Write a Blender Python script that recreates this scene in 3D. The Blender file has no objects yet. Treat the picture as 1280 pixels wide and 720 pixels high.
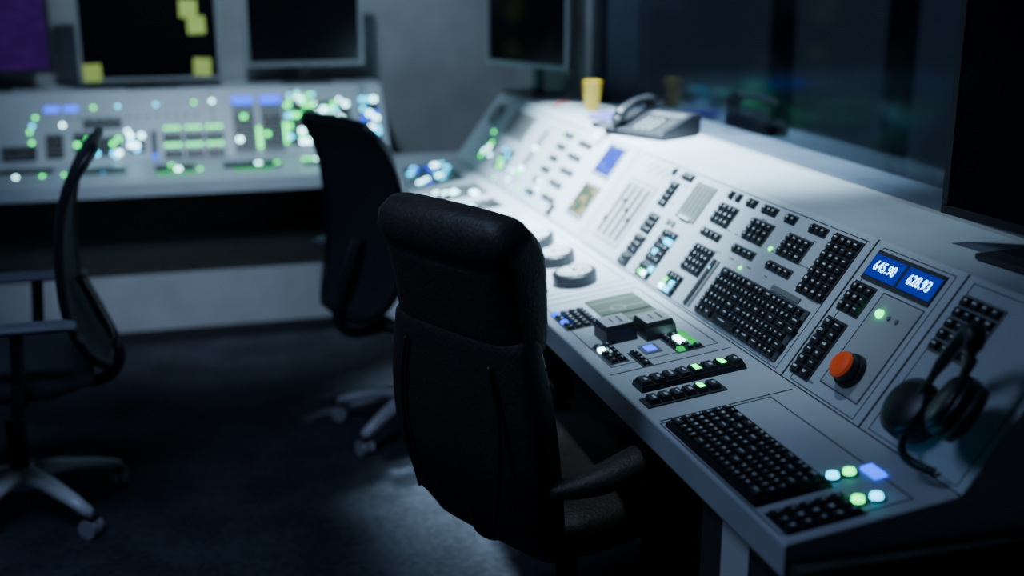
import bpy, math, random
from mathutils import Vector, Matrix
random.seed(7)
S=bpy.context.scene
COL=S.collection

# ------------------------------------------------------------ materials
def mat(name,color,rough=.5,metal=0.,emit=None,strength=0.,noise=0.,nscale=20.,bump=0.,bscale=200.,spec=.5,coat=0.):
    m=bpy.data.materials.new(name); m.use_nodes=True
    nt=m.node_tree; b=nt.nodes['Principled BSDF']
    b.inputs['Base Color'].default_value=(*color,1)
    b.inputs['Roughness'].default_value=rough
    b.inputs['Metallic'].default_value=metal
    b.inputs['Specular IOR Level'].default_value=spec
    b.inputs['Coat Weight'].default_value=coat
    if emit is not None:
        b.inputs['Emission Color'].default_value=(*emit,1)
        b.inputs['Emission Strength'].default_value=strength
    tc=nt.nodes.new('ShaderNodeTexCoord')
    if noise>0:
        n=nt.nodes.new('ShaderNodeTexNoise'); n.inputs['Scale'].default_value=nscale; n.inputs['Detail'].default_value=6
        nt.links.new(tc.outputs['Object'],n.inputs['Vector'])
        r=nt.nodes.new('ShaderNodeValToRGB')
        r.color_ramp.elements[0].position=.3; r.color_ramp.elements[1].position=.7
        r.color_ramp.elements[0].color=(*[c*(1-noise) for c in color],1)
        r.color_ramp.elements[1].color=(*[min(1,c*(1+noise)) for c in color],1)
        nt.links.new(n.outputs['Fac'],r.inputs['Fac']); nt.links.new(r.outputs['Color'],b.inputs['Base Color'])
    if bump>0:
        n2=nt.nodes.new('ShaderNodeTexNoise'); n2.inputs['Scale'].default_value=bscale; n2.inputs['Detail'].default_value=4
        nt.links.new(tc.outputs['Object'],n2.inputs['Vector'])
        bp=nt.nodes.new('ShaderNodeBump'); bp.inputs['Strength'].default_value=bump; bp.inputs['Distance'].default_value=.01
        nt.links.new(n2.outputs['Fac'],bp.inputs['Height']); nt.links.new(bp.outputs['Normal'],b.inputs['Normal'])
    return m

M={}
M['paint']=mat('console_paint',(.48,.52,.57),.42,noise=.06,nscale=8,bump=.03,bscale=300)
M['plate']=mat('console_plate',(.42,.43,.45),.38,noise=.05,nscale=12)
M['seam']=mat('seam_dark',(.03,.03,.035),.6)
M['key']=mat('key_black',(.02,.021,.025),.35)
M['keybed']=mat('key_bed',(.07,.072,.08),.5)
M['legend']=mat('key_legend',(.6,.62,.65),.5)
M['grey']=mat('grey_module',(.17,.18,.18),.5)
M['olive']=mat('olive_pad',(.10,.12,.085),.35)
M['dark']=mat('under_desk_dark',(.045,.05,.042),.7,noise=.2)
M['plinth']=mat('plinth_white',(.62,.63,.65),.55,noise=.1,nscale=6)
M['blackpl']=mat('black_plastic',(.014,.014,.018),.4)
M['leather']=mat('black_leather',(.045,.034,.032),.5,noise=.2,nscale=30,bump=.25,bscale=120)
M['fabric']=mat('chair_mesh_fabric',(.030,.032,.046),.8,noise=.2,nscale=200,bump=.3,bscale=500)
M['armpad']=mat('arm_pad',(.14,.15,.19),.5)
M['chrome']=mat('chair_base_silver',(.80,.81,.84),.4,metal=.1)
M['caster']=mat('caster_grey',(.50,.50,.53),.5)
M['screen']=mat('screen_black',(.004,.004,.006),.12)
M['bezel']=mat('bezel_silver',(.30,.32,.34),.35,metal=.3)
M['bezeld']=mat('bezel_dark',(.03,.032,.036),.35)
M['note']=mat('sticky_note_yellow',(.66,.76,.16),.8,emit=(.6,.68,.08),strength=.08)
M['cupy']=mat('yellow_plastic',(.70,.42,.015),.4)
M['white']=mat('paper_white',(.75,.76,.78),.8)
M['purple']=mat('notebook_purple',(.12,.08,.45),.6)
M['dial']=mat('dial_face',(.72,.74,.74),.3)
M['orange']=mat('orange_knob',(.85,.09,.012),.4,emit=(1,.08,.01),strength=.12)
def em(n,c,s): return mat(n,tuple(x*.08 for x in c),.6,emit=c,strength=s,spec=.2)
M['g']=em('led_green',(.0,1,.18),5)
M['c']=em('led_cyan',(.0,.62,1),6)
M['b']=em('led_blue',(.0,.08,1),3.5)
M['w']=em('led_white',(.45,.92,1),12)
M['gd']=em('led_green_dim',(.0,.75,.12),.9)
M['disp']=em('display_blue',(.0,.05,1),.32)
M['digit']=em('display_digit',(.22,.62,1),7)

def screen_lines(name,base,line,strength,scale):
    m=bpy.data.materials.new(name); m.use_nodes=True; nt=m.node_tree; b=nt.nodes['Principled BSDF']
    tc=nt.nodes.new('ShaderNodeTexCoord'); mp=nt.nodes.new('ShaderNodeMapping'); mp.inputs['Scale'].default_value=scale
    n=nt.nodes.new('ShaderNodeTexNoise'); n.inputs['Scale'].default_value=1; n.inputs['Detail'].default_value=1
    r=nt.nodes.new('ShaderNodeValToRGB'); r.color_ramp.elements[0].position=.52; r.color_ramp.elements[1].position=.6
    r.color_ramp.elements[0].color=(*base,1); r.color_ramp.elements[1].color=(*line,1)
    nt.links.new(tc.outputs['Object'],mp.inputs['Vector']); nt.links.new(mp.outputs['Vector'],n.inputs['Vector'])
    nt.links.new(n.outputs['Fac'],r.inputs['Fac']); nt.links.new(r.outputs['Color'],b.inputs['Emission Color'])
    b.inputs['Emission Strength'].default_value=strength; b.inputs['Base Color'].default_value=(.01,.01,.02,1); b.inputs['Roughness'].default_value=.3; b.inputs['Specular IOR Level'].default_value=.2
    return m
M['scr_purple']=screen_lines('screen_purple',(.05,.003,.16),(.075,.010,.21),.33,(14,14,60))
M['scr_map']=screen_lines('screen_map',(.12,.28,.12),(.75,.7,.25),1.3,(30,30,30))
M['scr_blue']=screen_lines('screen_blue',(.0,.04,.95),(.05,.15,1),1.8,(14,14,70))

# ------------------------------------------------------------ mesh builder
class Fr:
    def __init__(s,O,eu,ev,en):
        s.O=Vector(O); s.eu=Vector(eu).normalized(); s.ev=Vector(ev).normalized(); s.en=Vector(en).normalized()
    def p(s,u,v,n): return s.O+s.eu*u+s.ev*v+s.en*n
W=Fr((0,0,0),(1,0,0),(0,1,0),(0,0,1))
class MB:
    def __init__(s): s.v=[];s.f=[];s.m=[];s.mats=[]
    def mi(s,k):
        if k not in s.mats: s.mats.append(k)
        return s.mats.index(k)
    def face(s,idx,k): s.f.append(idx); s.m.append(s.mi(k))
    def box(s,F,u,v,n,w,h,d,k,tp=0.,topk=None):
        i=len(s.v)
        for (nn,q) in ((n,0),(n+d,tp)):
            for a,b in ((-1,-1),(1,-1),(1,1),(-1,1)):
                s.v.append(F.p(u+a*(w/2-q),v+b*(h/2-q),nn))
        for q in ((0,3,2,1),(0,1,5,4),(1,2,6,5),(2,3,7,6),(3,0,4,7)): s.face([i+x for x in q],k)
        s.face([i+4,i+5,i+6,i+7],topk or k)
    def cyl(s,F,u,v,n0,n1,r0,r1,k,seg=24,topk=None):
        i=len(s.v)
        for n,r in ((n0,r0),(n1,r1)):
            for j in range(seg):
                a=2*math.pi*j/seg; s.v.append(F.p(u+r*math.cos(a),v+r*math.sin(a),n))
        for j in range(seg):
            j2=(j+1)%seg; s.face([i+j,i+j2,i+seg+j2,i+seg+j],k)
        s.face([i+j for j in range(seg)][::-1],k); s.face([i+seg+j for j in range(seg)],topk or k)
    def ring(s,F,u,v,n,r,w,k,seg=28,h=.0006):
        s_=len(s.v)
        for rr in (r-w/2,r+w/2):
            for j in range(seg):
                a=2*math.pi*j/seg; s.v.append(F.p(u+rr*math.cos(a),v+rr*math.sin(a),n+h))
        for j in range(seg):
            j2=(j+1)%seg; s.face([s_+j,s_+j2,s_+seg+j2,s_+seg+j],k)
    def prism(s,poly,axis,a0,a1,k,facek=None):
        i=len(s.v); N=len(poly)
        for a in (a0,a1):
            for p,z in poly: s.v.append(Vector((p,a,z)) if axis=='Y' else Vector((a,p,z)))
        for j in range(N):
            j2=(j+1)%N; s.face([i+j,i+j2,i+N+j2,i+N+j],(facek or {}).get(j,k))
        s.face([i+j for j in range(N)][::-1],k); s.face([i+N+j for j in range(N)],k)
    def rings(s,rings,k):
        i=len(s.v); n=len(rings[0])
        for r in rings: s.v.extend(r)
        for a in range(len(rings)-1):
            for j in range(n):
                j2=(j+1)%n; s.face([i+a*n+j,i+a*n+j2,i+(a+1)*n+j2,i+(a+1)*n+j],k)
        s.face([i+j for j in range(n)][::-1],k); s.face([i+(len(rings)-1)*n+j for j in range(n)],k)
    def loft(s,spine,k,e=3.5,seg=28,cap=3):
        pts=[Vector(q) for q in spine]; out=[]
        P=[pts[0]]+pts+[pts[-1]]
        for a in range(1,len(P)-2):
            for t in [x/5 for x in range(5)]:
                p0,p1,p2,p3=P[a-1],P[a],P[a+1],P[a+2]
                out.append(.5*((2*p1)+(p2-p0)*t+(2*p0-5*p1+4*p2-p3)*t*t+(3*p1-p0-3*p2+p3)*t**3))
        out.append(pts[-1])
        R=[]; N=len(out)
        def mk(c,tan,w,th):
            nrm=Vector((-tan.z,0,tan.x)); r=[]
            for j in range(seg):
                a=2*math.pi*j/seg; ca,sa=math.cos(a),math.sin(a)
                y=math.copysign(abs(ca)**(2/e),ca)*w/2; q=math.copysign(abs(sa)**(2/e),sa)*th/2
                r.append(Vector((c.x+nrm.x*q,y,c.z+nrm.z*q)))
            return r
        for a,q in enumerate(out):
            c=Vector((q[0],0,q[1])); b0=out[max(a-1,0)]; b1=out[min(a+1,N-1)]
            tan=Vector((b1[0]-b0[0],0,b1[1]-b0[1])).normalized(); w,th=q[2],q[3]
            if a==0:
                for t in range(cap):
                    ph=math.pi/2*(t+.4)/cap; g=math.sin(ph); R.append(mk(c-tan*(math.cos(ph)*th/2),tan,w-(1-g)*th,th*g))
            R.append(mk(c,tan,w,th))
            if a==N-1:
                for t in reversed(range(cap)):
                    ph=math.pi/2*(t+.4)/cap; g=math.sin(ph); R.append(mk(c+tan*(math.cos(ph)*th/2),tan,w-(1-g)*th,th*g))
        s.rings(R,k)
    def tube(s,pts,r,k,seg=12,flat=1.):
        pts=[Vector(p) for p in pts]; R=[]
        for a,p in enumerate(pts):
            t=(pts[min(a+1,len(pts)-1)]-pts[max(a-1,0)]).normalized()
            up=Vector((0,0,1)) if abs(t.z)<.95 else Vector((1,0,0))
            sd=t.cross(up).normalized(); u2=sd.cross(t).normalized()
            rr=r[a] if isinstance(r,(list,tuple)) else r
            R.append([p+sd*math.cos(2*math.pi*j/seg)*rr+u2*math.sin(2*math.pi*j/seg)*rr*flat for j in range(seg)])
        s.rings(R,k)
    def obj(s,name,parent=None,smooth=False,bevel=0.):
        me=bpy.data.meshes.new(name); me.from_pydata([tuple(v) for v in s.v],[],s.f)
        for k in s.mats: me.materials.append(M[k])
        for p,mi in zip(me.polygons,s.m): p.material_index=mi; p.use_smooth=smooth
        import bmesh
        bm=bmesh.new(); bm.from_mesh(me); bmesh.ops.recalc_face_normals(bm,faces=bm.faces); bm.to_mesh(me); bm.free()
        o=bpy.data.objects.new(name,me); COL.objects.link(o)
        if parent: o.parent=parent
        if bevel:
            b=o.modifiers.new('bevel','BEVEL'); b.width=bevel; b.segments=2; b.limit_method='ANGLE'
        return o
def crv(pts,n=6):
    """catmull-rom smoothing of a path"""
    pts=[Vector(p) for p in pts]; P=[pts[0]]+pts+[pts[-1]]; out=[]
    for a in range(1,len(P)-2):
        for i in range(n):
            t=i/n; p0,p1,p2,p3=P[a-1],P[a],P[a+1],P[a+2]
            out.append(.5*((2*p1)+(p2-p0)*t+(2*p0-5*p1+4*p2-p3)*t*t+(3*p1-p0-3*p2+p3)*t**3))
    return out+[pts[-1]]
def lerpr(r,N): 
    out=[]
    for i in range(N):
        x=i/(N-1)*(len(r)-1); j=min(int(x),len(r)-2); out.append(r[j]+(r[j+1]-r[j])*(x-j))
    return out
def empty(name,loc=(0,0,0),rz=0.):
    e=bpy.data.objects.new(name,None); COL.objects.link(e); e.location=loc; e.rotation_euler=(0,0,rz); e.empty_display_size=.1; return e
def wbox(name,x0,x1,y0,y1,z0,z1,k,parent=None,bevel=0.):
    b=MB(); b.box(W,(x0+x1)/2,(y0+y1)/2,z0,x1-x0,y1-y0,z1-z0,k); return b.obj(name,parent,bevel=bevel)

# ------------------------------------------------------------ room
M['wall']=mat('wall_plaster',(.32,.33,.345),.85,noise=.14,nscale=5,bump=.25,bscale=25)
M['walld']=mat('wall_dark',(.06,.065,.075),.8,noise=.15,nscale=5)
M['ceil']=mat('ceiling_paint',(.10,.10,.11),.9)
M['base']=mat('baseboard_dark',(.03,.032,.04),.6)
def floor_mat():
    m=mat('floor_carpet',(.05,.053,.062),.85,bump=.3,bscale=90)
    nt=m.node_tree; b=nt.nodes['Principled BSDF']; tc=nt.nodes['Texture Coordinate']
    v=nt.nodes.new('ShaderNodeTexNoise'); v.inputs['Scale'].default_value=45; v.inputs['Detail'].default_value=5
    n=nt.nodes.new('ShaderNodeTexNoise'); n.inputs['Scale'].default_value=5; n.inputs['Detail'].default_value=8
    nt.links.new(tc.outputs['Object'],v.inputs['Vector']); nt.links.new(tc.outputs['Object'],n.inputs['Vector'])
    mx=nt.nodes.new('ShaderNodeMix'); mx.data_type='FLOAT'; mx.inputs[0].default_value=.5
    nt.links.new(v.outputs['Fac'],mx.inputs[2]); nt.links.new(n.outputs['Fac'],mx.inputs[3])
    r=nt.nodes.new('ShaderNodeValToRGB'); r.color_ramp.elements[0].position=.4; r.color_ramp.elements[1].position=.62
    r.color_ramp.elements[0].color=(.024,.026,.036,1); r.color_ramp.elements[1].color=(.060,.066,.085,1)
    nt.links.new(mx.outputs[0],r.inputs['Fac']); nt.links.new(r.outputs['Color'],b.inputs['Base Color'])
    b.inputs['Specular IOR Level'].default_value=.25
    return m
M['floor']=floor_mat()
wbox('floor',-2.6,1.9,-1.6,5.8,-.1,0,'floor')
wbox('ceiling',-2.6,1.9,-1.6,5.8,2.8,2.9,'ceil')
wbox('wall_back',-2.6,1.9,5.7,5.8,0,2.8,'wall')
wbox('wall_left',-2.7,-2.6,-1.6,5.8,0,2.8,'walld')
wbox('wall_front',-2.6,1.9,-1.7,-1.6,0,2.8,'walld')
b=MB()
def rb(y0,y1,z0,z1): b.box(W,1.725,(y0+y1)/2,z0,.22,y1-y0,z1-z0,'wall')
rb(4.55,5.7,0,2.8); rb(-1.6,.3,0,2.8); rb(.3,4.55,0,1.05); rb(.3,4.55,2.5,2.8)
b.obj('wall_right')
wn=empty('window_1',(0,0,0))
gm=bpy.data.materials.new('window_glass'); gm.use_nodes=True; nt=gm.node_tree; nt.nodes.clear()
o=nt.nodes.new('ShaderNodeOutputMaterial'); mx=nt.nodes.new('ShaderNodeMixShader'); lw=nt.nodes.new('ShaderNodeLayerWeight'); lw.inputs['Blend'].default_value=.5
pw=nt.nodes.new('ShaderNodeMath'); pw.operation='POWER'; pw.inputs[1].default_value=2.5
mu=nt.nodes.new('ShaderNodeMath'); mu.operation='MULTIPLY_ADD'; mu.inputs[1].default_value=.16; mu.inputs[2].default_value=.004
tr=nt.nodes.new('ShaderNodeBsdfTransparent'); tr.inputs['Color'].default_value=(.5,.55,.62,1)
gl=nt.nodes.new('ShaderNodeBsdfGlossy'); gl.inputs['Roughness'].default_value=.09; gl.inputs['Color'].default_value=(.6,.8,1,1)
nt.links.new(lw.outputs['Facing'],pw.inputs[0]); nt.links.new(pw.outputs[0],mu.inputs[0]); nt.links.new(mu.outputs[0],mx.inputs[0]); nt.links.new(tr.outputs[0],mx.inputs[1]); nt.links.new(gl.outputs[0],mx.inputs[2]); nt.links.new(mx.outputs[0],o.inputs[0])
M['glass']=gm
b=MB(); b.v=[Vector((1.66,.3,1.05)),Vector((1.66,.3,2.5)),Vector((1.66,4.55,2.5)),Vector((1.66,4.55,1.05))]; b.face([0,1,2,3],'glass'); b.obj('pane',wn)
b=MB(); b.box(W,1.66,4.53,1.05,.05,.04,1.45,'bezeld'); b.box(W,1.66,2.42,2.46,.05,4.2,.04,'bezeld'); b.box(W,1.66,.32,1.05,.05,.04,1.45,'bezeld'); b.obj('frame',wn)
M['corr']=mat('corridor_wall_glow',(.035,.04,.052),.8,noise=.3,nscale=3,emit=(.22,.34,.55),strength=.055)  # weak blue emission puts a dim glow into the wall behind the glass
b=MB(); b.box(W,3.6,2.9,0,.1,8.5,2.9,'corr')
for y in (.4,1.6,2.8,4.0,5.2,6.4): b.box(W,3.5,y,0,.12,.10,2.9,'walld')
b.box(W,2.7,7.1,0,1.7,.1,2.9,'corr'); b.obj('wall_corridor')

# ------------------------------------------------------------ console helpers
SL=math.hypot(.27,.202); FL=math.hypot(.302,.04)
RS=Fr((1.143,0,.79),(0,-1,0),(.202,0,.27),(-.27,0,.202))   # u=-Y
RF=Fr((.841,0,.75),(0,-1,0),(.302,0,.04),(-.04,0,.302))
BS=Fr((0,5.172,.79),(1,0,0),(0,.202,.27),(0,-.27,.202))
BF=Fr((0,4.87,.75),(1,0,0),(0,.302,.04),(0,-.04,.302))
def key(mb,F,u,v,w,h,k='key',leg=True,d=.007):
    mb.box(F,u,v,.0015,w,h,d,k,tp=min(w,h)*.12)
    if leg and k=='key':
        lw=w*random.uniform(.25,.5); lh=h*random.uniform(.14,.3)
        mb.box(F,u+random.uniform(-.1,.1)*w,v+h*.1,.0015+d,lw,lh,.0003,'legend')
def block(mb,F,u,v,cols,rows,pu=.022,pv=.022,bed=True,lit=0.,litk='gcw',bedk='keybed',leg=True):
    if bed: mb.box(F,u,v,0,cols*pu+.004,rows*pv+.004,.0018,bedk)
    for i in range(cols):
        for j in range(rows):
            k='key'
            if random.random()<lit: k=random.choice(litk)
            key(mb,F,u+(i-(cols-1)/2)*pu,v+(j-(rows-1)/2)*pv,pu*.84,pv*.82,k,leg)
def led(mb,F,u,v,k,r=.006,h=.004): mb.cyl(F,u,v,0,h,r,r*.7,k,12)
def outline(mb,F,u0,u1,v0,v1,k='seam',w=.0022):
    uc,vc=(u0+u1)/2,(v0+v1)/2
    mb.box(F,uc,v0,0,abs(u1-u0),w,.0008,k); mb.box(F,uc,v1,0,abs(u1-u0),w,.0008,k)
    mb.box(F,u0,vc,0,w,abs(v1-v0),.0008,k); mb.box(F,u1,vc,0,w,abs(v1-v0),.0008,k)

# ------------------------------------------------------------ right console
rc=empty('control_console')
b=MB()
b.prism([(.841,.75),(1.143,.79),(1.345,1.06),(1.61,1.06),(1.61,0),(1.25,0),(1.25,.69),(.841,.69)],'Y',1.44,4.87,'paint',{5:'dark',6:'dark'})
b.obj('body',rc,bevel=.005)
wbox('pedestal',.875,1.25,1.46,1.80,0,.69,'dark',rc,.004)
wbox('kick_plate',.86,1.249,4.45,4.85,0,.46,'plinth',rc,.004)
wbox('corner_deck',.925,1.61,4.872,5.25,.68,.755,'paint',rc,.004)
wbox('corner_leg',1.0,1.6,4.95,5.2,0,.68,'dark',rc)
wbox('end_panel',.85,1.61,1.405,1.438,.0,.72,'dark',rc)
b=MB(); b.box(Fr((.874,0,0),(0,1,0),(0,0,1),(-1,0,0)),1.66,.60,0,.10,.13,.001,'white'); b.obj('paper_label',rc)

b=MB()
for y in (3.28,2.02,1.734): b.box(RS,-y,SL/2,0,.005,SL,.0008,'seam')
b.box(RS,-3.155,.0,0,3.43,.006,.0012,'seam')
for y in (3.75,2.78,2.22,1.95): b.box(RF,-y,FL/2,0,.003,FL*.92,.0008,'seam')
outline(b,RF,-2.74,-2.26,.03,.28); outline(b,RF,-3.72,-2.82,.02,.28); outline(b,RF,-1.94,-1.47,.008,.24)
outline(b,RS,-3.25,-2.05,.008,SL-.012,w=.0015); outline(b,RS,-1.99,-1.76,.008,SL-.012,w=.0015); outline(b,RS,-4.8,-3.31,.008,SL-.012,w=.0015)
b.obj('panel_seams',rc)

b=MB(); P=RS
vs=lambda s:s*SL
b.box(P,-3.12,vs(.42),0,.20,.20,.0015,'plate'); outline(b,P,-3.22,-3.02,vs(.12),vs(.72))
for i in range(4):
    u=-3.19+i*.046; b.box(P,u,vs(.42),.0015,.020,.17,.002,'grey'); b.box(P,u,vs(.42),.0035,.004,.15,.0006,'seam'); b.box(P,u,vs(.3+.07*((i*3)%4)),.0035,.016,.012,.008,'key',tp=.002)
block(b,P,-2.94,vs(.72),2,4,.024,.019,bedk='seam'); block(b,P,-2.93,vs(.44),3,3,.021,.019); block(b,P,-2.925,vs(.24),3,3,.021,.018); block(b,P,-2.93,vs(.09),3,2,.021,.016)
b.box(P,-2.775,vs(.75),0,.115,.11,.004,'grey',tp=.002)
for i in range(5): b.box(P,-2.82+i*.0225,vs(.76),.004,.003,.08,.0008,'seam')
b.box(P,-2.775,vs(.6),.004,.06,.008,.003,'legend')
led(b,P,-2.84,vs(.52),'grey',.011,.006); led(b,P,-2.81,vs(.52),'grey',.011,.006)
block(b,P,-2.79,vs(.32),4,5,.021,.019,lit=.05,litk='c'); block(b,P,-2.79,vs(.1),4,2,.021,.019,lit=.6,litk='cgw')
block(b,P,-2.59,vs(.37),5,4,.021,.018); block(b,P,-2.63,vs(.12),4,3,.02,.018,lit=.35,litk='cwg')
b.box(P,-2.515,vs(.24),0,.014,.13,.004,'seam'); led(b,P,-2.515,vs(.36),'c',.005); b.box(P,-2.495,vs(.24),0,.01,.13,.003,'grey')
for y,c in ((2.99,1),(2.90,3),(2.64,1),(2.60,1),(2.53,2),(2.44,3),(2.34,2),(2.22,3)):
    block(b,P,-y,vs(.91),c,1,.022,.019,bedk='seam')
block(b,P,-2.61,vs(.75),4,3,.024,.018); block(b,P,-2.61,vs(.58),4,1,.026,.018)
block(b,P,-2.43,vs(.74),4,3,.025,.018); block(b,P,-2.43,vs(.57),4,1,.026,.018)
block(b,P,-2.26,vs(.74),4,3,.025,.018); block(b,P,-2.26,vs(.57),4,1,.026,.018)
block(b,P,-2.105,vs(.72),4,7,.026,.021,bedk='seam')
b.box(P,-2.262,vs(.235),0,.395,.128,.004,'keybed',tp=.002)
PK=Fr(P.p(0,0,.003),P.eu,P.ev,P.en)
for r in range(6):
    x=-2.452
    while x<-2.085:
        w=.0205 if random.random()<.88 else .042
        if r==0 and -2.40<x<-2.36: w=.125
        key(b,PK,x+w/2,vs(.235)-.051+r*.0205,w*.87,.0175,'key'); x+=w
led(b,P,-2.40,vs(.46),'g',.0045)
b.box(P,-2.18,vs(.45),0,.12,.012,.003,'grey')
led(b,P,-2.34,vs(.67),'g',.006)
for i in range(14): b.box(P,-3.17+i*.017,vs(.86+.03*math.sin(i*2.1)),0,.009,.004+.01*abs(math.sin(i*1.3)),.0006,'grey')
for i in range(40):
    y=random.uniform(2.05,2.95); b.box(P,-y,vs(random.choice((.49,.66,.835,.965))),0,random.uniform(.012,.03),.003,.0005,'grey')
b.box(P,-1.885,vs(.845),0,.220,.066,.003,'seam'); b.box(P,-1.9405,vs(.845),.003,.100,.048,.002,'disp'); b.box(P,-1.8295,vs(.845),.003,.100,.048,.002,'disp')
block(b,P,-1.965,vs(.62),3,3,.024,.022,bedk='seam'); block(b,P,-1.972,vs(.26),2,6,.034,.022,bedk='seam')
outline(b,P,-1.905,-1.775,.035,vs(.72)); b.box(P,-1.84,vs(.41),0,.125,.2,.0012,'plate')
led(b,P,-1.875,vs(.60),'g',.010,.008); led(b,P,-1.845,vs(.60),'grey',.006); led(b,P,-1.82,vs(.60),'grey',.006)
b.cyl(P,-1.842,vs(.24),0,.012,.036,.034,'blackpl',32); b.cyl(P,-1.842,vs(.24),.012,.030,.029,.028,'blackpl',32); b.cyl(P,-1.842,vs(.24),.030,.036,.027,.024,'orange',32); b.cyl(P,-1.842,vs(.24),.036,.038,.024,.016,'orange',32)
b.box(P,-1.95,vs(.07),0,.06,.004,.0006,'grey')
block(b,P,-1.655,vs(.72),4,5,.027,.023,bedk='grey'); outline(b,P,-1.71,-1.46,.01,SL-.012,w=.0015)
# far panel
b.box(P,-3.425,vs(.77),0,.15,.115,.004,'bezel'); b.box(P,-3.425,vs(.77),.004,.13,.095,.001,'scr_blue')
b.box(P,-3.415,vs(.34),0,.14,.12,.004,'bezel'); b.box(P,-3.415,vs(.34),.004,.125,.10,.001,'scr_map')
for i in range(5):
    block(b,P,-3.68-(.02 if i%2 else 0),vs(.18+.16*i),4,1,.03,.017,bedk='seam')
for i in range(6): block(b,P,-3.86,vs(.14+.14*i),3,1,.028,.018,lit=.1,litk='wc',bedk='seam')
block(b,P,-3.60,vs(.10),2,2,.02,.02)
b.box(P,-4.07,vs(.5),0,.05,.24,.003,'plate'); block(b,P,-4.07,vs(.5),1,9,.03,.022,lit=.35,litk='gw')
b.box(P,-4.38,vs(.72),0,.26,.11,.005,'grey')
for i in range(9): b.box(P,-4.49+i*.027,vs(.72),.005,.01,.085,.001,'seam')
block(b,P,-4.30,vs(.3),5,4,.026,.022,lit=.45,litk='gggc')
block(b,P,-4.55,vs(.3),4,4,.028,.022,lit=.35,litk='gwg')
b.cyl(P,-4.70,vs(.72),0,.02,.05,.045,'grey',28)
for i in range(24): led(b,P,-random.uniform(3.6,4.75),vs(random.uniform(.05,.95)),random.choice('gcwg'),.008)
b.obj('sloped_panel_controls',rc)

def text(body,F,u,v,n,size,k,parent,name):
    c=bpy.data.curves.new(name,'FONT'); c.body=body; c.size=size; c.align_x='CENTER'; c.align_y='CENTER'; c.extrude=.0004; c.materials.append(M[k]); c.space_character=1.08
    o=bpy.data.objects.new(name,c); COL.objects.link(o)
    mt=Matrix((( *[F.eu.x,F.ev.x,F.en.x],0),(*[F.eu.y,F.ev.y,F.en.y],0),(*[F.eu.z,F.ev.z,F.en.z],0),(0,0,0,1)))
    mt.translation=F.p(u,v,n); o.matrix_world=mt@Matrix.Diagonal((.88,1.15,1,1)); o.parent=parent; return o
text('645.90',RS,-1.9405,vs(.845),.0055,.027,'digit',rc,'readout_digits_1'); text('628.93',RS,-1.8295,vs(.845),.0055,.027,'digit',rc,'readout_digits_2')

b=MB(); P=RF
for y,v in ((3.32,.185),(3.10,.175),(2.89,.165)):
    b.cyl(P,-y,v,0,.028,.060,.060,'blackpl',40); b.cyl(P,-y,v,.028,.032,.060,.055,'blackpl',40); b.cyl(P,-y,v,.032,.0325,.046,.046,'dial',40)
    for i in range(12):
        a=i*math.pi/6; F2=Fr(P.p(-y+.038*math.cos(a),v+.038*math.sin(a),.0325),P.eu*math.cos(a)+P.ev*math.sin(a),P.ev*math.cos(a)-P.eu*math.sin(a),P.en)
        b.box(F2,0,0,0,.012,.003,.0004,'seam')
    b.ring(P,-y,v,.0325,.026,.002,'grey'); b.cyl(P,-y,v,.0325,.037,.006,.005,'seam',16)
    F2=Fr(P.p(-y,v,.0345),(P.eu*.6+P.ev*.8),(P.ev*.6-P.eu*.8),P.en); b.box(F2,.015,0,0,.045,.003,.001,'seam')
for y in (3.56,3.46,2.98,2.88): block(b,P,-y,.055,2,2,.028,.022)
block(b,P,-3.62,.17,5,4,.026,.026,lit=.05); block(b,P,-3.93,.17,5,5,.026,.028,lit=.12,litk='wc'); block(b,P,-3.92,.05,6,2,.026,.024)
block(b,P,-4.2,.16,6,6,.03,.03,lit=.2,litk='wcwg'); block(b,P,-4.5,.15,6,6,.03,.03,lit=.3,litk='cwbc'); block(b,P,-4.73,.15,4,6,.03,.03,lit=.35,litk='cbw')
for y in (2.64,2.50):
    b.box(P,-y,.19,0,.13,.13,.004,'olive',tp=.001); b.ring(P,-y+(.03 if y>2.6 else -.02),.18,.004,.018,.002,'legend')
    for q in (-.03,.03): b.box(P,-y+q,.19,.004,.0015,.12,.0005,'legend')
block(b,P,-2.60,.065,6,4,.022,.021,lit=.12,litk='bb')
for y,v in ((2.43,.105),(2.40,.19)):
    b.box(P,-y,v,0,.085,.075,.030,'blackpl',tp=.002); b.box(P,-y,v,.030,.078,.068,.012,'blackpl',tp=.003,topk='dial'); b.box(P,-y,v+.012,.0425,.045,.006,.0004,'grey'); b.box(P,-y,v-.008,.0425,.03,.004,.0004,'grey')
block(b,P,-2.335,.055,5,2,.024,.02,lit=.1,litk='w'); b.box(P,-2.31,.14,0,.05,.04,.004,'bezel'); b.box(P,-2.31,.14,.004,.03,.022,.002,'b')
block(b,P,-2.31,.215,5,3,.022,.02,lit=.3,litk=['gd','key','gd','w']); block(b,P,-2.27,.10,4,1,.022,.02,lit=.3,litk='w')
b.box(P,-2.12,.15,0,.055,.235,.012,'blackpl',tp=.003)
PF=Fr(P.p(0,0,.0105),P.eu,P.ev,P.en)
for i in range(8): key(b,PF,-2.12,.05+i*.029,.042,.024,'key')
for i in (4,6): b.box(PF,-2.12,.05+i*.029,.0086,.026,.012,.0006,'g')
for i in range(6): key(b,P,-2.04,.035+i*.026,.036,.022,'key',d=.012)
b.box(P,-2.04,.035+4*.026,.0136,.022,.012,.0006,'g')
b.box(P,-2.04,.10,0,.05,.17,.003,'seam')
b.box(P,-1.745,.083,0,.365,.142,.010,'blackpl',tp=.004)
PK=Fr(P.p(0,0,.009),P.eu,P.ev,P.en)
for r in range(6):
    x=-1.92
    while x<-1.58:
        w=.0195 if random.random()<.9 else .038
        key(b,PK,x+w/2,.029+r*.0213,w*.87,.0185,'key'); x+=w
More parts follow.
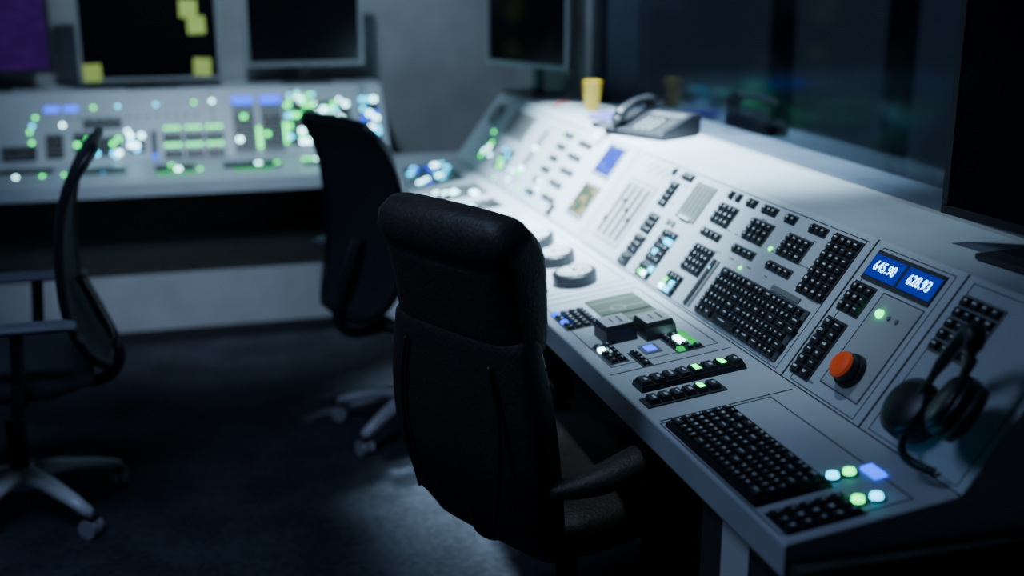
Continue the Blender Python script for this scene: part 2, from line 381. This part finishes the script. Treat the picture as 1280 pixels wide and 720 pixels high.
block(b,P,-1.500,.085,3,5,.024,.027,bedk='blackpl')
for u,v,k in ((-1.592,.170,'c'),(-1.590,.200,'g'),(-1.502,.162,'g'),(-1.497,.192,'c')): b.cyl(P,u,v,0,.009,.0115,.0095,k,20); b.cyl(P,u,v,0,.003,.015,.015,'blackpl',20)
b.box(P,-1.575,.236,0,.045,.024,.006,'b',tp=.002)
b.obj('deck_controls',rc)

# ------------------------------------------------------------ back console
bc=empty('lighting_desk')
b=MB()
b.prism([(4.87,.75),(5.172,.79),(5.374,1.06),(5.69,1.06),(5.69,.0),(5.15,.0),(5.15,.30),(5.20,.30),(5.20,.69),(4.87,.69)],'X',-2.4,.835,'paint',{6:'dark',7:'dark',8:'dark',5:'plinth'})  # recess under the deck: dark colour carries the desk's shadow besides a dark panel
b.prism([(4.872,.752),(5.172,.792),(5.374,1.062),(5.69,1.062),(5.69,.69),(4.872,.69)],'X',.84,.92,'paint')
b.obj('body',bc,bevel=.005)
wbox('toe_strip',-2.4,.835,5.138,5.149,0,.05,'base',bc)
b=MB(); XX=lambda px:-.68+px*.0033
P=BS
for x in (-.95,.17,.52,.82): b.box(P,x,SL/2,0,.004,SL,.0008,'seam')
def blk(px,y,c,r,pu=.022,pv=.022,**k): block(b,P,XX(px),vs((196-y)/86),c,r,pu,pv,**k)
def ld(px,y,k,r=.008): led(b,P,XX(px),vs((196-y)/86),k,r)
blk(62,176,3,5); blk(20,183,6,3); blk(95,172,3,4,lit=.1,litk='g'); blk(120,150,7,2,bedk='grey'); blk(125,178,5,4,lit=.15); blk(160,175,3,4,lit=.3,litk='wcw')
blk(182,178,1,6,lit=.5,litk='gcb')
for px in (205,232,258):
    for y in (170,190): blk(px,y,3,2,.025,.019,bedk='seam')
    for y in (158,179):
        for dx in (-7,0,7): ld(px+dx,y,'g',.008)
for px in (60,83): b.box(P,XX(px),vs(.76),0,.055,.022,.004,'b')
for px,y,k in ((110,130,'g'),(140,129,'c'),(187,128,'c'),(235,127,'g'),(258,126,'w'),(40,140,'g'),(36,150,'c'),(33,157,'g'),(35,170,'g'),(72,150,'w'),(100,186,'w'),(135,190,'c'),(150,160,'w')): ld(px,y,k,.008)
for px in (297,333):
    b.box(P,XX(px),vs(.42),0,.095,.26,.004,'grey'); b.box(P,XX(px),vs(.8),.004,.085,.035,.003,'b'); block(b,Fr(P.p(0,0,.004),P.eu,P.ev,P.en),XX(px),vs(.36),3,7,.025,.022,lit=.06,litk='wg')
b.box(P,XX(315),vs(.25),0,.012,.10,.008,'g'); b.box(P,XX(350),vs(.3),0,.012,.10,.008,'g')
blk(383,158,8,8,.026,.026,lit=.5,litk='gwcgg'); blk(425,160,3,9,.026,.024,lit=.5,litk='wcg'); blk(464,158,3,10,.026,.024,lit=.5,litk='wcbc')
for i in range(14): b.box(P,XX(80+i*12),vs(.62),0,.012,.012,.003,'grey')
for i in range(26): ld(random.uniform(352,430),random.uniform(118,150),random.choice('gwgc'),.008)
blk(-60,165,8,6,lit=.1); blk(-130,165,8,6,lit=.1); blk(-220,160,8,6,lit=.05)
P=BF
for px,k in ((50,'g'),(75,'g'),(20,'w'),(235,'g'),(120,'c')): led(b,P,XX(px),.14,k,.009)
for px,n in ((115,8),(205,6),(300,9),(400,9)): block(b,P,XX(px),.17,n,3,.026,.026,lit=.14,litk=['g','w','gd'])
block(b,P,XX(30),.20,8,2,.026,.026)
b.box(P,XX(205),.09,0,.15,.014,.006,'gd'); b.box(P,XX(300),.1,0,.16,.010,.006,'gd'); b.box(P,XX(470),.15,0,.08,.04,.004,'grey')
b.obj('sloped_panel_controls',bc)

# ------------------------------------------------------------ monitors
def monitor(x,y,zb,zt,w,rz,base_z,scr='screen',bez='bezel',notes=(),lip=.018,sd=.16):
    e=empty('computer_monitor',(x,y,base_z),rz)
    h=zt-zb; F=Fr((0,0,0),(1,0,0),(0,0,1),(0,-1,0)); z0=zb-base_z
    q=MB(); q.box(F,0,z0+h/2,-.02,w,h,.03,'bezeld',tp=.0); q.box(F,0,z0+h/2,-.04,w*.7,h*.7,.02,'bezeld')
    q.obj('housing',e,bevel=.004)
    q=MB()
    for (u,v,ww,hh) in ((0,z0+lip/2,w,lip),(0,z0+h-lip/2,w,lip),(-w/2+lip/2,z0+h/2,lip,h-2*lip),(w/2-lip/2,z0+h/2,lip,h-2*lip)): q.box(F,u,v,.0105,ww,hh,.006,bez,tp=.001)
    q.obj('bezel_frame',e)
    q=MB(); q.box(F,0,z0+h/2,.0105,w-2*lip,h-2*lip,.002,scr); q.obj('screen',e)
    q=MB(); q.box(W,0,.03,0,.22,sd,.012,'bezeld'); q.box(W,0,.055,.012,.05,.022,z0+h*.4,'bezeld'); q.obj('stand',e,bevel=.003)
    if notes:
        q=MB()
        for u,v in notes:
            a=random.uniform(-.08,.08); F2=Fr((u,-.0175,v),(math.cos(a),0,math.sin(a)),(-math.sin(a),0,math.cos(a)),(0,-1,.05)); q.box(F2,0,0,0,.074,.074,.0015,'note')
        q.obj('sticky_notes',e)
    return e
monitor(-.76,5.5,1.13,1.50,.58,0,1.062,'scr_purple','bezeld')
monitor(-.07,5.47,1.09,1.52,.60,0,1.062,'screen','bezel',notes=((.17,.335),(.20,.265),(.215,.085),(-.245,.07)))
monitor(.60,5.5,1.14,1.52,.53,0,1.062)
monitor(1.43,4.75,1.175,1.60,.52,math.radians(-90+23.6),1.062)
monitor(1.48,1.72,1.12,1.72,.50,math.radians(-85),1.062,'screen','bezeld')

# ------------------------------------------------------------ telephone
ph=empty('desk_telephone',(1.475,3.52,1.062),math.radians(-62)); ph.scale=(1.1,1.1,1.1)
q=MB()
def prismx(q,poly,x0,x1,k):
    i=len(q.v); N=len(poly)
    for a in (x0,x1):
        for p in poly: q.v.append(Vector((a,p[0],p[1])))
    for j in range(N): j2=(j+1)%N; q.face([i+j,i+j2,i+N+j2,i+N+j],k)
    q.face([i+j for j in range(N)],k); q.face([i+N+j for j in range(N)],k)
prismx(q,[(-.09,0),(-.09,.018),(.05,.062),(.09,.062),(.09,0)],-.11,.11,'blackpl'); q.obj('body',ph,bevel=.005)
q=MB(); a=math.atan2(.044,.14); PF=Fr((0,-.09,.018),(1,0,0),(0,math.cos(a),math.sin(a)),(0,-math.sin(a),math.cos(a)))
for i in range(3):
    for j in range(4): q.box(PF,.0+i*.024,.022+j*.020,0,.018,.014,.004,'keybed',tp=.002,topk='keybed'); q.box(PF,.0+i*.024,.022+j*.020,.004,.006,.006,.0004,'legend')
for j in range(5): q.box(PF,.085,.02+j*.018,0,.022,.010,.004,'keybed',tp=.002)
q.box(PF,.04,.122,0,.12,.028,.003,'keybed'); q.obj('keypad',ph)
q=MB(); q.tube([(-.07,-.075+.16*t,.050+.035*t+.022*math.sin(math.pi*t)) for t in [i/10 for i in range(11)]],[.018,.021,.018,.014,.012,.012,.012,.014,.018,.021,.018],'blackpl',14,.8)
q.tube([(-.07,-.07,.036),(-.07,-.07,.052)],.021,'blackpl',16); q.tube([(-.07,.075,.068),(-.07,.075,.088)],.021,'blackpl',16); q.obj('handset',ph,True)
q=MB(); pts=[]
for i in range(220):
    t=i/219; c=Vector((-.08-.06*math.sin(math.pi*t),-.095-.03*math.sin(math.pi*t)+.05*t,.013+.02*(1-t))); an=t*2*math.pi*22
    pts.append(c+Vector((.006*math.cos(an),0,.006*math.sin(an))))
q.tube(pts,.0018,'blackpl',6); q.obj('coiled_cord',ph,True)

cu=empty('yellow_cup',(1.50,4.16,1.0625)); q=MB()
R=[]
for r,z in ((.024,0),(.026,.004),(.034,.105),(.036,.108),(.032,.108),(.024,.006)): R.append([Vector((r*math.cos(2*math.pi*j/28),r*math.sin(2*math.pi*j/28),z)) for j in range(28)])
q.rings(R,'cupy'); q.obj('shell',cu,True)
nb=empty('notebook',(1.50,3.90,1.0625),.5); q=MB(); q.box(W,0,0,0,.13,.17,.003,'purple'); q.box(W,0,0,.003,.124,.164,.008,'white'); q.box(W,0,0,.011,.13,.17,.002,'purple'); q.obj('covers',nb)
pp=empty('paper_sheet',(1.45,4.36,1.0625),.3); q=MB(); q.box(W,0,0,0,.12,.17,.001,'white'); q.obj('sheet',pp)
pn=empty('pencil',(1.45,4.36,1.0642),.9); q=MB(); q.tube([(-.08,0,.004),(.07,0,.004)],.0035,'orange',6); q.tube([(.07,0,.004),(.085,0,.004)],[.0035,.0005],'legend',6); q.obj('shaft',pn)

# headphones
hp=empty('headphones'); q=MB()
c1=RS.p(-1.61,.075,.035); c2=RS.p(-1.49,.11,.075)
for c,tilt in ((c1,0),(c2,.5)):
    n=(RS.en*math.cos(tilt)+Vector((0,1,0))*math.sin(tilt)).normalized(); e1=n.cross(Vector((0,0,1))).normalized(); e2=e1.cross(n)
    FF=Fr(c,e1,e2,n)
    q.cyl(FF,0,0,-.03,-.008,.050,.056,'leather',36); q.cyl(FF,0,0,-.008,.012,.056,.054,'blackpl',36); q.cyl(FF,0,0,.012,.022,.054,.040,'blackpl',36)
pk=RS.p(-1.50,.26,.13)
pts=[]
for i in range(17):
    t=i/16; pts.append((1-t)**2*c1*1.0+2*t*(1-t)*(pk*1.0+(pk-(c1+c2)/2)*.6)+t*t*c2)
q.tube(pts,[.010]*3+[.016]*11+[.010]*3,'blackpl',12,.6)
q.obj('earcups_and_band',hp,True)
q=MB(); pts=[c1+Vector((-.02,-.0,-.045)),]
for i in range(200):
    t=i/199; c=Vector((1.13-.03*math.sin(3*t),1.58-.10*t,.835-.02*t)); an=t*2*math.pi*18; pts.append(c+Vector((.006*math.cos(an),0,.006*math.sin(an))))
q.tube(pts,.002,'blackpl',6); q.obj('cable',hp,True)

# ------------------------------------------------------------ chairs
def base(e,silver='chrome',rot=0.):
    q=MB()
    for i in range(5):
        a=rot+i*2*math.pi/5; d=Vector((math.cos(a),math.sin(a),0))
        q.tube([d*.03+Vector((0,0,.125)),d*.12+Vector((0,0,.120)),d*.22+Vector((0,0,.095)),d*.295+Vector((0,0,.072))],[.034,.028,.023,.018],silver,12,.8)
    q.cyl(W,0,0,.085,.15,.042,.036,silver,24); q.obj('five_star_base',e,True)
    q=MB(); q.cyl(W,0,0,.15,.30,.028,.028,'blackpl',20); q.cyl(W,0,0,.30,.41,.018,.018,'chrome',20); q.obj('gas_lift',e)
    q=MB()
    for i in range(5):
        a=rot+i*2*math.pi/5; d=Vector((math.cos(a),math.sin(a),0)); t=a+.8+i; ax=Vector((math.cos(t),math.sin(t),0)); pr=Vector((-math.sin(t),math.cos(t),0))
        c=d*.295+Vector((0,0,.028))
        for sgn in (-1,1):
            FF=Fr(c+ax*sgn*.014,pr,(0,0,1),ax); q.cyl(FF,0,0,-.009,.009,.028,.028,'caster',22)
        q.tube([c,c+Vector((0,0,.048))],.009,'caster',10)
        q.box(Fr(c+Vector((0,0,.022)),ax,pr,(0,0,1)),0,0,0,.04,.035,.014,'blackpl')
    q.obj('casters',e)
def exec_chair(x,y,az):
    e=empty('executive_chair',(x,y,0),az); base(e,'blackpl',.3)
    q=MB(); q.loft([(-.215,.43,.38,.06),(-.24,.50,.44,.085),(-.27,.62,.47,.10),(-.285,.75,.46,.10),(-.295,.88,.41,.09)],'leather',4); q.obj('lower_backrest',e,True)
    q=MB(); q.loft([(-.275,.855,.36,.05),(-.28,.885,.39,.11),(-.285,.96,.385,.135),(-.300,1.05,.40,.14),(-.325,1.09,.41,.12)],'leather',4); q.obj('headrest_cushion',e,True)
    q=MB(); q.tube(crv([(-.345,-.14,.50),(-.345,-.16,.62),(-.342,-.155,.75),(-.345,-.13,.85)]),.004,'blackpl',8); q.tube(crv([(-.31,.14,.50),(-.328,.16,.62),(-.340,.155,.75),(-.345,.13,.85)]),.004,'blackpl',8); q.obj('seam_piping',e,True)
    q=MB(); q.loft([(-.24,.475,.42,.06),(-.18,.47,.50,.11),(0,.465,.52,.12),(.18,.47,.50,.12),(.26,.455,.46,.08)],'leather',4); q.obj('seat_cushion',e,True)
    q=MB(); q.box(W,0,0,.39,.28,.2,.03,'blackpl'); q.tube(crv([(-.08,0,.40),(-.20,0,.40),(-.26,0,.44),(-.28,0,.56)]),.024,'blackpl',12,.5)
    q.obj('seat_mechanism',e)
    q=MB()
    for s in (-1,1):
        yy=.30*s
        pts=crv([(-.27,yy*.76,.60),(-.20,yy*.97,.625),(-.04,yy,.64),(.14,yy,.63),(.25,yy,.59)])
        q.tube(pts,lerpr([.024,.038,.045,.046,.034],len(pts)),'leather',14,.7)
        pts=crv([(.235,yy,.60),(.275,yy,.55),(.265,yy,.49),(.15,yy*.95,.43),(0,yy*.75,.405)])
        q.tube(pts,.030,'blackpl',12)
    q.obj('armrests',e,True); return e
def task_chair(x,y,az,rot=.2):
    e=empty('office_chair',(x,y,0),az); base(e,'chrome',rot)
    sp=[(-.27,.485,.28),(-.225,.55,.40),(-.190,.66,.45),(-.185,.80,.46),(-.200,.93,.45),(-.235,1.03,.43),(-.285,1.10,.38)]
    q=MB(); q.loft([(a,z,w,.028) for a,z,w in sp],'fabric',5); q.obj('mesh_backrest',e,True)
    q=MB()
    L=[(a-.008,w/2,z) for a,z,w in sp]; Rr=[(a-.008,-w/2,z) for a,z,w in sp]
    mid=[(-.30,.1,1.115),(-.30,-.1,1.115)]
    q.tube(crv(L+mid+Rr[::-1]+[(-.285,0,.465),L[0]],4),.014,'blackpl',10); q.tube(crv([(-.06,0,.40),(-.25,0,.40),(-.31,0,.47),(-.27,0,.60),(-.22,0,.72)]),.024,'blackpl',12,.7); q.obj('back_frame',e,True)
    q=MB(); q.loft([(-.22,.46,.42,.04),(-.15,.46,.48,.075),(0,.46,.50,.085),(.16,.465,.48,.08),(.24,.45,.44,.05)],'fabric',4); q.obj('seat_cushion',e,True)
    q=MB(); q.box(W,0,0,.385,.26,.2,.04,'blackpl'); q.obj('seat_mechanism',e)
    q=MB()
    for s in (-1,1):
        yy=.285*s
        q.tube(crv([(-.05,yy*.6,.40),(-.05,yy,.42),(-.06,yy,.50),(-.07,yy,.64)]),.018,'blackpl',10)
    q.obj('arm_posts',e,True)
    q=MB()
    for s in (-1,1):
        yy=.285*s; q.tube([(-.22,yy,.652),(-.19,yy,.655),(.08,yy,.655),(.11,yy,.652)],[.025,.036,.036,.022],'armpad',14,.42)
    q.obj('arm_pads',e,True); return e
exec_chair(.80,2.34,math.radians(90-64))
task_chair(.76,3.87,math.radians(24),.94)
task_chair(-.51,3.53,math.radians(180),1.06)

# ------------------------------------------------------------ lights
def downlight(name,x,y,target,energy,cone,size,color=(.60,.83,1.0),blend=.8):
    e=empty(name,(x,y,2.8)); q=MB()
    R=[]
    for r,z in ((.07,0),(.07,-.10),(.062,-.10),(.05,-.04)): R.append([Vector((r*math.cos(2*math.pi*j/24),r*math.sin(2*math.pi*j/24),z)) for j in range(24)])
    q.rings(R,'blackpl'); q.obj('can',e,True)
    l=bpy.data.lights.new(name+'_lamp','SPOT'); l.energy=energy; l.spot_size=math.radians(cone); l.spot_blend=blend; l.shadow_soft_size=size; l.color=color
    o=bpy.data.objects.new('lamp',l); COL.objects.link(o); o.parent=e; o.location=(0,0,-.11)
    d=Vector(target)-Vector((x,y,2.69)); o.rotation_euler=d.to_track_quat('-Z','Y').to_euler()
downlight('ceiling_spotlight',.98,3.20,(1.36,3.15,.95),1200,50,.07,(.60,.85,1),1.)
downlight('ceiling_spotlight',.95,3.85,(1.28,3.75,.95),1400,50,.07,(.60,.85,1),1.)
downlight('ceiling_spotlight',.85,2.3,(1.30,2.42,.9),75,52,.06,blend=1.)
downlight('ceiling_spotlight',.25,4.2,(.5,5.65,1.2),95,84,.06,(.60,.82,1))
downlight('ceiling_spotlight',-.3,2.5,(.05,5.15,.30),150,30,.16,(.56,.77,1),1.)
e=empty('added_fill_panel',(-.7,2.2,2.8)); q=MB(); q.box(W,0,0,-.05,1.24,.64,.05,'bezeld'); q.obj('housing',e)  # added fill light for dim blue ambient, with an invented ceiling housing
l=bpy.data.lights.new('added_fill_lamp','AREA'); l.shape='RECTANGLE'; l.size=1.2; l.size_y=.6; l.energy=19; l.color=(.42,.60,1)
o=bpy.data.objects.new('lamp',l); COL.objects.link(o); o.parent=e; o.location=(0,0,-.055)

w=bpy.data.worlds.new('world'); S.world=w; w.use_nodes=True; nt=w.node_tree
nt.nodes['Background'].inputs[0].default_value=(.22,.28,.60,1); nt.nodes['Background'].inputs[1].default_value=.04

# ------------------------------------------------------------ camera
cd=bpy.data.cameras.new('camera'); cam=bpy.data.objects.new('camera',cd); COL.objects.link(cam); S.camera=cam
cam.location=(0,0,1.6); th=math.radians(15.99); ph_=math.radians(15.48)
cam.rotation_euler=Vector((math.sin(th)*math.cos(ph_),math.cos(th)*math.cos(ph_),-math.sin(ph_))).to_track_quat('-Z','Y').to_euler()
cd.sensor_width=36; cd.lens=1480/1280*36; cd.clip_start=.02
cd.dof.use_dof=True; cd.dof.focus_distance=2.4; cd.dof.aperture_fstop=1.3
